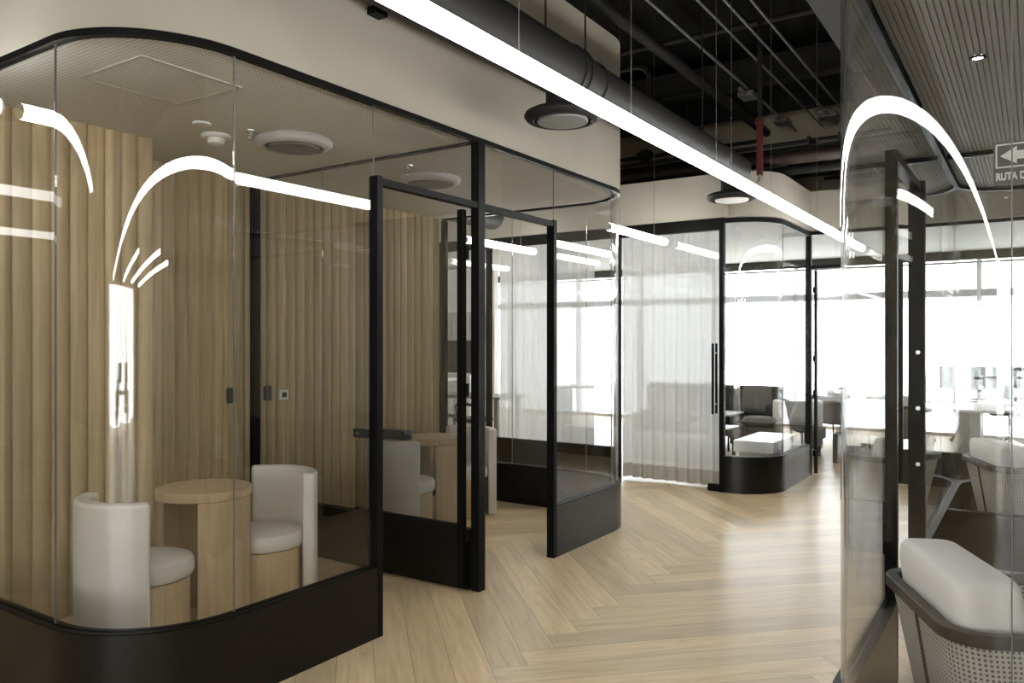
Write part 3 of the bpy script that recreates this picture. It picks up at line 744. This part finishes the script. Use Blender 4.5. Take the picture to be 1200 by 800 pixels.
# children in the leaf's own frame
def leafpart(mb, name, m, **kw):
    o = mb.build(name, m, None, **kw); o.parent = fd; return o
leafpart(MB().box(.01,.90,-.005,.005,.02,2.37), 'glass_pane', GLASS, smooth=False)
leafpart(MB().box(.0,.03,-.014,.014,.015,2.375), 'stile', STEEL_DARK, smooth=False)
for z in (.25,.95,1.35,2.15): leafpart(MB().box(-.03,.03,-.016,.016,z-.035,z+.035), 'hinge', BLACK, smooth=False)
for s in (-1,1): leafpart(MB().cyl((.84,0,.97),(.84,s*.05,.97),.022,14).tube([(.84,s*.05,.97),(.80,s*.055,.97),(.72,s*.055,.965)],.011), 'lever_handle', BLACK)
# lounge side screen beyond the door
glass_screen('low grey glass screen with kick panel along the lounge side beyond the open door', [[(-2.12,10.6),(-2.12,12.4)], [(-2.12,12.4),(-2.12,14.5)]], ztop=ZF-.03, hz=.02)
# curtains
def curtain(label, x0, x1, y, z0=.02, z1=2.74, per=.115, amp=.035, seed=1):
    rnd = random.Random(seed)
    t = thing('sheer_curtain', label, 'curtain', ((x0+x1)/2,y,0))
    n = int((x1-x0)/.008); ph = rnd.random()*6
    def off(x, z):
        k = (z-z0)/(z1-z0)
        a = amp*(.75+.25*math.sin(x*5.3+ph))
        return a*math.sin(2*PI*x/per+ph+.9*math.sin(x*4.1+ph)) + .012*(1-k)*math.sin(x*13+ph*2) 
    def sheet(za, zb, nz):
        vs = []; fs = []
        for j in range(nz+1):
            z = za+(zb-za)*j/nz
            for i in range(n+1):
                x = x0+(x1-x0)*i/n
                vs.append((x, y+off(x, z), z))
        for j in range(nz):
            for i in range(n):
                a = j*(n+1)+i; fs.append((a,a+1,a+n+2,a+n+1))
        return MB().add(vs, fs)
    sheet(z0+.155, z1, 8).build('curtain_cloth', SHEER, t, angle=180)
    sheet(z0, z0+.155, 2).build('curtain_hem', HEM, t, angle=180)
    MB().box(x0,x1,y-.02,y+.02,z1+.005,z1+.035).build('curtain_track', BLACK, t, smooth=False)
curtain('grey sheer curtain left of the sliding door, behind the black kick panel', -5.60, -4.27, 8.12, seed=3)
curtain('grey sheer curtain hanging behind the sliding glass door', -3.90, -2.74, 8.14, seed=5, per=.13, amp=.045)

# lounge furniture
sf = thing('sofa', 'dark sofa facing the corridor below the lounge window', 'sofa', (-4.2,12.0,0))
MB().box(-5.4,-3.12,11.62,12.35,.12,.42).build('seat', SOFA_D, sf, bevel=.04)
MB().box(-5.4,-3.12,12.12,12.40,.40,.86).build('backrest', SOFA_D, sf, bevel=.05)
MB().box(-3.30,-3.10,11.62,12.2,.40,.62).build('armrest', SOFA_D, sf, bevel=.04)
for x in (-5.3,-3.25):
    for y in (11.7,12.3): MB().cyl((x,y,0),(x,y,.12),.02,10).build('leg', BLACK, sf)
def cushion(label, loc, sx, sy, sz, m, rot=(0,0,0), name='throw_cushion', cat='cushion'):
    n = 10; vs = []; fs = []
    mb = MB()
    rings = []
    for j in range(n+1):
        v = -1+2*j/n
        for i in range(n+1):
            u = -1+2*i/n
            h = (max(0,1-u**4)*max(0,1-v**4))**.5
            vs.append((u*sx/2*(1-.06*(v*v)), v*sz/2*(1-.06*u*u), h*sy/2))
    m1 = len(vs)
    vs += [(x,y,-z) for x,y,z in vs]
    for j in range(n):
        for i in range(n):
            a = j*(n+1)+i
            fs.append((a,a+1,a+n+2,a+n+1)); fs.append((m1+a,m1+a+n+1,m1+a+n+2,m1+a+1))
    mb.add(vs, fs)
    o = mb.build(name, m, angle=180)
    o.location = loc; o.rotation_euler = rot
    return tag(o, label, cat)
cushion('grey square cushion leaning on the dark sofa back', (-3.52,11.985,.67), .44,.16,.44, GREYC, (PI/2-.2,0,.06))
ot = thing('daybed', 'taupe daybed with dark legs in the lounge behind the white bench', 'daybed', (-2.9,10.9,0))
MB().box(-3.50,-2.35,10.5,11.2,.24,.40).build('seat', SOFA_G, ot, bevel=.03)
MB().box(-3.46,-2.39,10.54,11.16,.16,.24).build('frame', PLASTIC_D, ot, smooth=False)
for x in (-3.42,-2.43):
    for y in (10.58,11.12): MB().box(x-.02,x+.02,y-.02,y+.02,0,.16).build('leg', BLACK, ot, smooth=False)
cushion('flat grey cushion lying on the taupe daybed', (-3.13,10.75,.468), .46,.13,.40, GREYC, (0,0,.1))
rw = thing('round_chair', 'white round-backed lounge chair on the far side of the daybed', 'chair', (-2.83,11.6,0))
MB().prism(arc(-2.83,11.6,.34,200,360+60,24)+list(reversed(arc(-2.83,11.6,.22,200,360+60,24))), .03,.72).build('backrest', CUSHW, rw, bevel=.05, seg=4, angle=60)
MB().lathe([(0,.03),(.26,.03),(.28,.06),(.28,.38),(.25,.42),(0,.43)], (-2.83,11.6,0)).build('seat', CUSHW, rw)
wb = thing('bench', 'long white box bench just inside the rounded lounge glass', 'bench', (-2.5,9.0,0))
MB().box(-2.74,-2.31,8.46,9.42,.35,.475).build('bench_top', WHITEB, wb, smooth=False, bevel=.006)
MB().box(-2.70,-2.35,8.52,9.36,.002,.35).build('base', WHITEB, wb, smooth=False)
ct = thing('coffee_table', 'low table with thin pale top in front of the dark sofa', 'table', (-4.1,11.1,0))
MB().box(-4.7,-3.55,10.85,11.45,.50,.525).build('table_top', WHITEB, ct, smooth=False, bevel=.004)
for x in (-4.65,-3.6):
    for y in (10.9,11.4): MB().cyl((x,y,0),(x,y,.5),.014,8).build('leg', BLACK, ct)
st = thing('side_table', 'small white side table left of the white bench', 'table', (-3.35,9.9,0))
MB().box(-3.72,-3.15,9.55,9.95,.455,.475).build('table_top', WHITEB, st, smooth=False, bevel=.004)
MB().cyl((-3.42,9.75,0),(-3.42,9.75,.455),.03,12).build('stem', CHROME, st)
MB().cyl((-3.42,9.75,0),(-3.42,9.75,.015),.17,20).build('base', CHROME, st)
cushion('white cushion on the right end of the taupe daybed', (-2.58,11.0,.58), .40,.17,.34, CUSHW, (.9,0,-.3))

# ------------------------------------------------------------------ kitchen beyond the cross passage
struct(MB().box(-13,-8.75,12.5,12.62,0,3.0).build('wall_kitchen', CABW, smooth=False))
kc = thing('wall_cabinet', 'grey wall cabinets hanging in the far kitchen', 'cabinet', (-10,12.3,1.6))
for k in range(5): MB().box(-12+k*.62,-12+k*.62+.61,12.14,12.498,1.58,2.12).build('door', CABG, kc, smooth=False, bevel=.004)
kb = thing('base_cabinet', 'pale kitchen counter units under the dark backsplash', 'cabinet', (-10,12.2,0))
MB().box(-12,-8.9,11.9,12.498,.1,.88).build('cabinet_body', CABW, kb, smooth=False)
MB().box(-12.02,-8.88,11.86,12.498,.88,.92).build('worktop', WHITEB, kb, smooth=False)
MB().box(-12,-8.9,11.95,12.49,0,.1).build('plinth', BLACK, kb, smooth=False)
tag(MB().box(-12,-9.2,12.47,12.498,.925,1.575).build('backsplash', PLASTIC_D, smooth=False), 'black backsplash between kitchen counter and wall cabinets', 'backsplash')
bw = tag(MB().lathe([(0,0),(.05,0),(.09,.06),(.11,.12),(.10,.12),(.08,.06),(0,.015)], (-9.75,12.15,.922), 24).build('bowl', WHITEB), 'white bowl standing on the kitchen counter', 'bowl')
isl = thing('kitchen_island', 'pale grey kitchen island in front of the counter', 'island', (-9.3,10.7,0))
MB().box(-10.6,-8.6,10.4,11.0,0,.86).build('cabinet_body', CABG, isl, smooth=False)
MB().box(-10.65,-8.55,10.35,11.05,.86,.91).build('worktop', WHITEB, isl, smooth=False, bevel=.005)
kt = thing('dining_table', 'long grey dining table in front of the kitchen island', 'table', (-7.9,9.7,0))
MB().box(-9.4,-6.45,9.35,10.05,.70,.74).build('table_top', CABG, kt, smooth=False, bevel=.005)
for x in (-9.3,-6.55):
    for y in (9.42,9.98): MB().box(x-.03,x+.03,y-.03,y+.03,0,.70).build('leg', CABG, kt, smooth=False)
def make_kchair(label):
    t = thing('dining_chair', label, 'chair')
    MB().prism(rrect(.22,.21,.08), .43,.46).build('seat', PLASTIC_D, t, bevel=.008)
    MB().tube([(-.20,-.19,.62),(-.14,-.23,.66),(0,-.245,.67),(.14,-.23,.66),(.20,-.19,.62)],.022,10).build('backrest', PLASTIC_D, t)
    for sx in (-1,1):
        MB().tube([(sx*.18,-.17,.44),(sx*.20,-.19,.62)],.012,8).build('back_post', PLASTIC_D, t)
        for sy in (-1,1): MB().cyl((sx*.15,sy*.15,.44),(sx*.23,sy*.22,0),.013,8).build('leg', PLASTIC_D, t)
    return t
kc0 = make_kchair('dark dining chair at the near side of the kitchen table, right of the middle post'); kc0.location = (-6.68,9.05,0)
dup(kc0, (-7.38,9.1,0), 0, 'dark dining chair at the kitchen table, seen left of the middle post')
# glazed kitchen front
kf = thing('swing_door', 'black framed glass door with long handle between passage and kitchen', 'door', (-6.4,YL,0))
for x in (-6.42,-7.3): MB().box(x-.02,x+.02,YL-.02,YL+.02,0,ZT-.05).build('stile', BLACK, kf, smooth=False)
MB().box(-7.28,-6.44,YL-.005,YL+.005,.02,ZT-.05).build('glass_pane', GLASS, kf, smooth=False)
MB().box(-6.40,-5.66,YL-.005,YL+.005,.02,ZT-.05).build('glass_pane', GLASS, kf, smooth=False)
MB().box(-9,-5.66,YL-.034,YL+.034,ZT-.10,ZT+.024).build('header_rail', BLACK, kf, smooth=False)
MB().cyl((-6.5,YL-.05,1.05),(-6.5,YL-.05,1.75),.014,10).build('pull_handle', BLACK, kf)

# ------------------------------------------------------------------ right-hand booths
XG = -.55
rb = [(4.4,2.41),(-.05,2.41)] + list(reversed(arc(-.05,2.91,.5,180,270))) [1:] + list(arc(-.05,7.40,.5,180,90)) + [(4.4,7.90)]
struct(MB().strip(rb, -.09, .03, ZR+.025, 4.05).build('wall_upper_right', PLASTER))
# grooved ceiling
mb = MB(); x = -.52; pts = []
while x < 4.4:
    pts += [(x,0),(x+.0185,0),(x+.0195,.0045),(x+.0235,.0045),(x+.0245,0)]; x += .0245
vs = []; 
def groove(y0, y1):
    vs = []; fs = []
    for (px,pz) in pts: vs += [(px,y0,ZR+pz),(px,y1,ZR+pz)]
    for i in range(len(pts)-1): fs.append((2*i,2*i+2,2*i+3,2*i+1))
    return vs, fs
DSLAT = pbr('grey_slatted_ceiling', (.33,.333,.335), .75, noise=.10, nscale=3)
m1 = MB(); m1.add(*groove(2.46, 6.27)); m1.add(*groove(6.33, 7.85)); m1.box(-.5,4.4,2.46,7.85,ZR+.0065,ZR+.022)
struct(m1.build('ceiling', DSLAT, smooth=False))
sE = glass_screen('large rounded glass screen at the right edge with black kick panel',
     [[(4.4,2.41),(-.05,2.41)], list(reversed(arc(-.05,2.91,.5,180,270))), [(XG,2.91),(XG,3.92)]], ztop=ZR, hz=.03, hw=.02)
fr2 = thing('door_frame', 'black frame of the doorway in the right-hand glass with wide bolted post', 'door frame', (XG,4.4,0))
MB().box(XG-.03,XG+.03,3.92,3.965,0,2.42).build('post', BLACK, fr2, smooth=False)
wp = MB().box(XG-.04,XG+.042,4.87,4.93,0,2.44).build('wide_post', STEEL_DARK, fr2, smooth=False)
for z in (1.49,1.18,.87): MB().cyl((XG+.01,4.862,z),(XG+.01,4.872,z),.011,14).build('bolt', CHROME, wp)
MB().box(XG-.025,XG+.025,3.965,4.87,2.385,2.42).build('transom_bar', BLACK, fr2, smooth=False)
MB().box(XG-.005,XG+.005,3.925,4.925,2.42,ZR-.02).build('glass_pane', GLASS, fr2, smooth=False)
MB().box(XG-.02,XG+.02,3.92,4.94,ZR-.03,ZR+.024).build('header_rail', BLACK, fr2, smooth=False)
sF = glass_screen('glass side screen of the right-hand rooms beyond the wide bolted post',
     [[(XG,4.94),(XG,6.26)], [(XG,6.26),(XG,7.40)], list(arc(-.05,7.40,.5,180,90)), [(-.05,7.90),(4.4,7.90)]], ztop=ZR, hz=.03, hw=.02)
sG = glass_screen('glass divider with tall black kick panel between the two right-hand rooms', [[(XG+.035,6.30),(1.2,6.30)], [(1.2,6.30),(4.4,6.30)]], ztop=ZR, hz=.03)

def make_basket_chair(label, dark=False):
    """lounge chair facing +x; back panel on the -x side, arms on both y sides"""
    t = thing('basket_chair', label, 'armchair')
    hx = hy = .35
    # U-shaped plan path: front end of one arm -> back -> front end of the other arm
    def upath(s, n=8):
        a = hx*s; r = .11
        p = [(a, a)]
        p += arc(-a+r, a-r, r, 90, 180, n) + arc(-a+r, -a+r, r, 180, 270, n) + [(a, -a)]
        return p
    top = upath(1.0); bot = upath(.80)
    zt, zb = .64, .22
    n = len(top); vs = []; fs = []; uv = []; acc = 0
    L = [0]
    for i in range(1, n): L.append(L[-1] + (Vector(top[i])-Vector(top[i-1])).length)
    def ring(k, ins):
        out = []
        for i in range(n):
            x = bot[i][0]+(top[i][0]-bot[i][0])*k; y = bot[i][1]+(top[i][1]-bot[i][1])*k
            out.append((x, y))
        return out
    me = bpy.data.meshes.new('woven_side')
    nz = 4; th = .014
    for layer in (0, 1):
        for j in range(nz+1):
            k = j/nz; z = zb+(zt-zb)*k
            s = 1 - layer*th/.35
            for i, (x, y) in enumerate(ring(k, 0)):
                vs.append((x*s if i not in () else x, y*s, z)); uv.append((L[i], z))
    W = n; lay = (nz+1)*n
    for layer in (0, 1):
        for j in range(nz):
            for i in range(n-1):
                a = layer*lay+j*W+i
                fs.append((a, a+1, a+W+1, a+W))
    for j in range(nz):
        for i in (0, n-1):
            a = j*W+i; fs.append((a, a+W, lay+a+W, lay+a))
    for i in range(n-1):
        for j in (0, nz):
            a = j*W+i; fs.append((a, a+1, lay+a+1, lay+a))
    me.from_pydata(vs, [], fs)
    ul = me.uv_layers.new(name='weave')
    for lp in me.loops: ul.data[lp.index].uv = uv[lp.vertex_index]
    bm = bmesh.new(); bm.from_mesh(me); bmesh.ops.recalc_face_normals(bm, faces=bm.faces); bm.to_mesh(me); bm.free()
    for p in me.polygons: p.use_smooth = True
    me.set_sharp_from_angle(angle=math.radians(40))
    me.materials.append(CANE_BACKLIT if dark else CANE)
    o = bpy.data.objects.new('woven_side', me); COL.objects.link(o); o.parent = t
    # rim: flat bar along the top edge
    MB().strip(top, -.022, .022, zt-.012, zt+.028).build('rim', RIM, t, angle=30, bevel=.005)
    MB().strip(bot, -.014, .014, zb-.014, zb+.014).build('lower_rail', RIM, t, angle=30)
    # stitched seam ribs on the weave
    for (x0,y0,x1,y1) in ((.02,-.286,.03,-.352),(.02,.286,.03,.352),(-.286,0,-.352,0)):
        MB().tube([(x0,y0,zb),(x1,y1,zt)],.006,8).build('seam_rib', RIM, t)
    for sx in (-1,1):
        for sy in (-1,1):
            MB().cyl((sx*.27,sy*.27,zb),(sx*.25,sy*.25,0),.016,10,r1=.011).build('leg', RIM, t)
    MB().box(-.255,.33,-.262,.262,.235,.40).build('seat_cushion', CUSHW, t, bevel=.05, seg=4, angle=60)
    pl = rrect(.105,.295,.055,5)
    rings = []
    for z, s, dx in ((.402,.93,0),(.43,1,0),(.60,1.0,-.012),(.74,1.0,-.03),(.785,.95,-.034),(.803,.84,-.036)):
        rings.append([(-.19+dx+px*s, py*(1-(1-s)*.35), z) for px, py in pl])
    MB().loft(rings).build('back_cushion', CUSHW, t, angle=60)
    return t
bc = make_basket_chair('woven basket armchair with thick white back cushion nearest the camera')
bc.location = (-.027,3.184,0); bc.rotation_euler = (0,0,math.radians(24.5))
dup(bc, (-.03,6.92,0), math.radians(22), 'woven basket armchair with white cushion behind the right-hand glass divider')
bd = make_basket_chair('basket armchair with backlit shade put into its weave colour, in the far room right of the open glass door', True)
bd.location = (-1.62,12.3,0); bd.rotation_euler = (0,0,math.radians(60))
dup(bd, (-2.72,13.75,0), 2.4, 'basket armchair with backlit shade put into its weave colour, behind the lounge side screen by the window')
wt = thing('meeting_table', 'white table in the far room right of the black door frame', 'table', (-.75,11.4,0))
MB().prism(rrect(.45,.7,.1,6,-.75,11.4), .71,.74).build('table_top', WHITEB, wt, bevel=.006)
MB().box(-.95,-.55,11.0,11.8,0,.71).build('pedestal', CABG, wt, smooth=False)

# office beyond: desk with monitors and task chairs
dk = thing('office_desk', 'long white office desk in front of the far right window', 'desk', (.2,12.7,0))
MB().box(-.75,1.6,12.4,13.05,.71,.74).build('desk_top', WHITEB, dk, smooth=False, bevel=.004)
for x in (-.65,1.55): MB().box(x-.03,x+.03,12.45,13.0,0,.71).build('leg', BLACK, dk, smooth=False)
def make_monitor(label):
    t = thing('computer_monitor', label, 'monitor')
    MB().box(-.27,.27,-.02,.02,.14,.46).build('screen', SCREEN, t, smooth=False, bevel=.006)
    MB().cyl((0,.03,0),(0,.03,.3),.02,10).build('stand', PLASTIC_D, t)
    MB().box(-.12,.12,-.06,.10,0,.012).build('base', PLASTIC_D, t, smooth=False)
    return t
mo = make_monitor('black computer monitor at the left end of the far office desk'); mo.location = (-.62,12.75,.741); mo.rotation_euler = (0,0,1.15)
dup(mo, (-.22,12.75,.741), 0, 'black computer monitor second along the far office desk')
def make_task(label):
    t = thing('office_chair', label, 'chair')
    MB().prism(rrect(.24,.23,.09), .45,.52).build('seat', PLASTIC_D, t, bevel=.02)
    MB().prism(rrect(.22,.03,.025,4,0,-.23), .58,1.0).build('backrest', PLASTIC_D, t, bevel=.01)
    MB().tube([(0,-.1,.45),(0,-.25,.48),(0,-.27,.7)],.02,8).build('back_support', PLASTIC_D, t)
    MB().cyl((0,0,.1),(0,0,.45),.028,12).build('gas_lift', BLACK, t)
    for k in range(5):
        a = 2*PI*k/5
        lg = MB().tube([(0,0,.13),(.3*math.cos(a),.3*math.sin(a),.075)],.022,8).build('leg', PLASTIC_D, t)
        MB().cyl((.3*math.cos(a)-.015*math.sin(a),.3*math.sin(a)+.015*math.cos(a),.032),(.3*math.cos(a)+.015*math.sin(a),.3*math.sin(a)-.015*math.cos(a),.032),.031,12).build('caster', PLASTIC_D, lg)
    return t
oc = make_task('black office chair on five star base at the far desk, left one'); oc.location = (-.30,13.75,0); oc.rotation_euler = (0,0,PI-.25)
dup(oc, (.5,13.7,0), 3.3, 'black office chair on five star base at the far desk, right one')

dk2 = dup(dk, (.2,-8.4,0), PI, 'long white office desk behind the camera, seen in the curved glass reflection')
dup(mo, (.8,-8.55,.741), PI, 'black computer monitor on the desk behind the camera, left of two')
dup(mo, (-.4,-8.55,.741), PI, 'black computer monitor on the desk behind the camera, right of two')
dup(oc, (.4,-7.8,0), 3.3, 'black office chair behind the camera near its desk')
dup(oc, (-1.2,-7.5,0), 2.7, 'black office chair behind the camera at the end of its desk')
# exit route sign
sg = thing('exit_sign', 'hanging evacuation route sign with white left arrow', 'sign', (.02,4.2,2.36))
X0 = -.15; Y0 = 4.20
MB().box(X0-.008,.205,Y0-.004,Y0+.004,2.262,2.452).build('sign_plate', SIGNG, sg, smooth=False)
a,b,c_,d_ = X0, .197, 2.336, 2.445; tt = .007
fm = MB(); yq0, yq1 = Y0-.0065, Y0-.0038
fm.box(a,b,yq0,yq1,d_-tt,d_); fm.box(a,b,yq0,yq1,c_,c_+tt); fm.box(a,a+tt,yq0,yq1,c_+tt,d_-tt); fm.box(b-tt,b,yq0,yq1,c_+tt,d_-tt)
fm.build('border', SIGNW, sg, smooth=False)
zc = (c_+d_)/2
ar = [(a+.018,zc),(a+.082,zc+.040),(a+.082,zc+.019),(b-.03,zc+.019),(b-.03,zc-.019),(a+.082,zc-.019),(a+.082,zc-.040)]
am = MB(); n = len(ar)
am.add([(x,yq0,z) for x,z in ar]+[(x,yq1,z) for x,z in ar], [tuple(range(n)), tuple(reversed(range(n,2*n)))] + [(i,(i+1)%n,n+(i+1)%n,n+i) for i in range(n)])
am.build('arrow', SIGNW, sg, smooth=False)
fc = bpy.data.curves.new('lettering', 'FONT'); fc.body = 'RUTA DE EVACUACION'; fc.size = .0455; fc.extrude = .001; fc.offset = .0021; fc.space_character = 1.0
fo = bpy.data.objects.new('lettering', fc); COL.objects.link(fo); fc.materials.append(SIGNW)
bpy.context.view_layer.update()
me = bpy.data.meshes.new_from_object(fo.evaluated_get(bpy.context.evaluated_depsgraph_get()))
bpy.data.objects.remove(fo)
me.name = 'lettering'
wd_ = max(v.co.x for v in me.vertices) or 1
k = .345/wd_
for v in me.vertices: v.co.x *= k
fo = bpy.data.objects.new('lettering', me); COL.objects.link(fo)
fo.parent = sg; fo.matrix_parent_inverse = Matrix.Translation(-Vector(sg.location))
fo.location = (a+.001, yq0, 2.282); fo.rotation_euler = (PI/2,0,0)
for x in (-.09,.14): MB().cyl((x,Y0,2.45),(x,Y0,ZR),.0018,6).build('hanging_wire', CONDUIT, sg)
# ceiling downlights on the right
def downlight(label, x, y, z):
    t = thing('downlight', label, 'ceiling light', (x,y,z))
    MB().lathe([(.022,0),(.034,-.001),(.036,-.006),(.024,-.008),(.022,0)], (x,y,z), 24).build('trim_ring', BLACK, t)
    MB().lathe([(0,-.004),(.022,-.004),(.022,-.001),(0,-.001)], (x,y,z), 20).build('lens', SPOT, t)
downlight('small bright downlight in the grey ribbed ceiling, nearest', -.22,4.2,ZR)
downlight('small bright downlight in the grey ribbed ceiling beyond the divider', -.12,7.6,ZR)
downlight('small bright downlight in the white ceiling of the far room', -.25,10.2,ZF)
# bracket beside the tube
MB().box(-2.866,-2.80,2.95,3.035,3.235,3.275).build('bracket_arm', BLACK, bk, smooth=False)
bk.location = (-2.86,2.99,3.25)
for c in bk.children: c.matrix_parent_inverse = Matrix.Translation(-Vector(bk.location))

# ------------------------------------------------------------------ daylight portals at the window openings
def portal(name, loc, rot, sx, sy):
    l = bpy.data.lights.new(name, 'AREA'); l.shape = 'RECTANGLE'; l.size = sx; l.size_y = sy; l.energy = 1
    l.cycles.is_portal = True
    o = bpy.data.objects.new(name, l); COL.objects.link(o); o.location = loc; o.rotation_euler = rot
portal('daylight_portal', ((XL+XR)/2, YF+.3, 1.45), (-PI/2,0,0), XR-XL, 2.9)
portal('daylight_portal', (.45, YB-.3, 1.3), (PI/2,0,0), 5.5, 2.6)
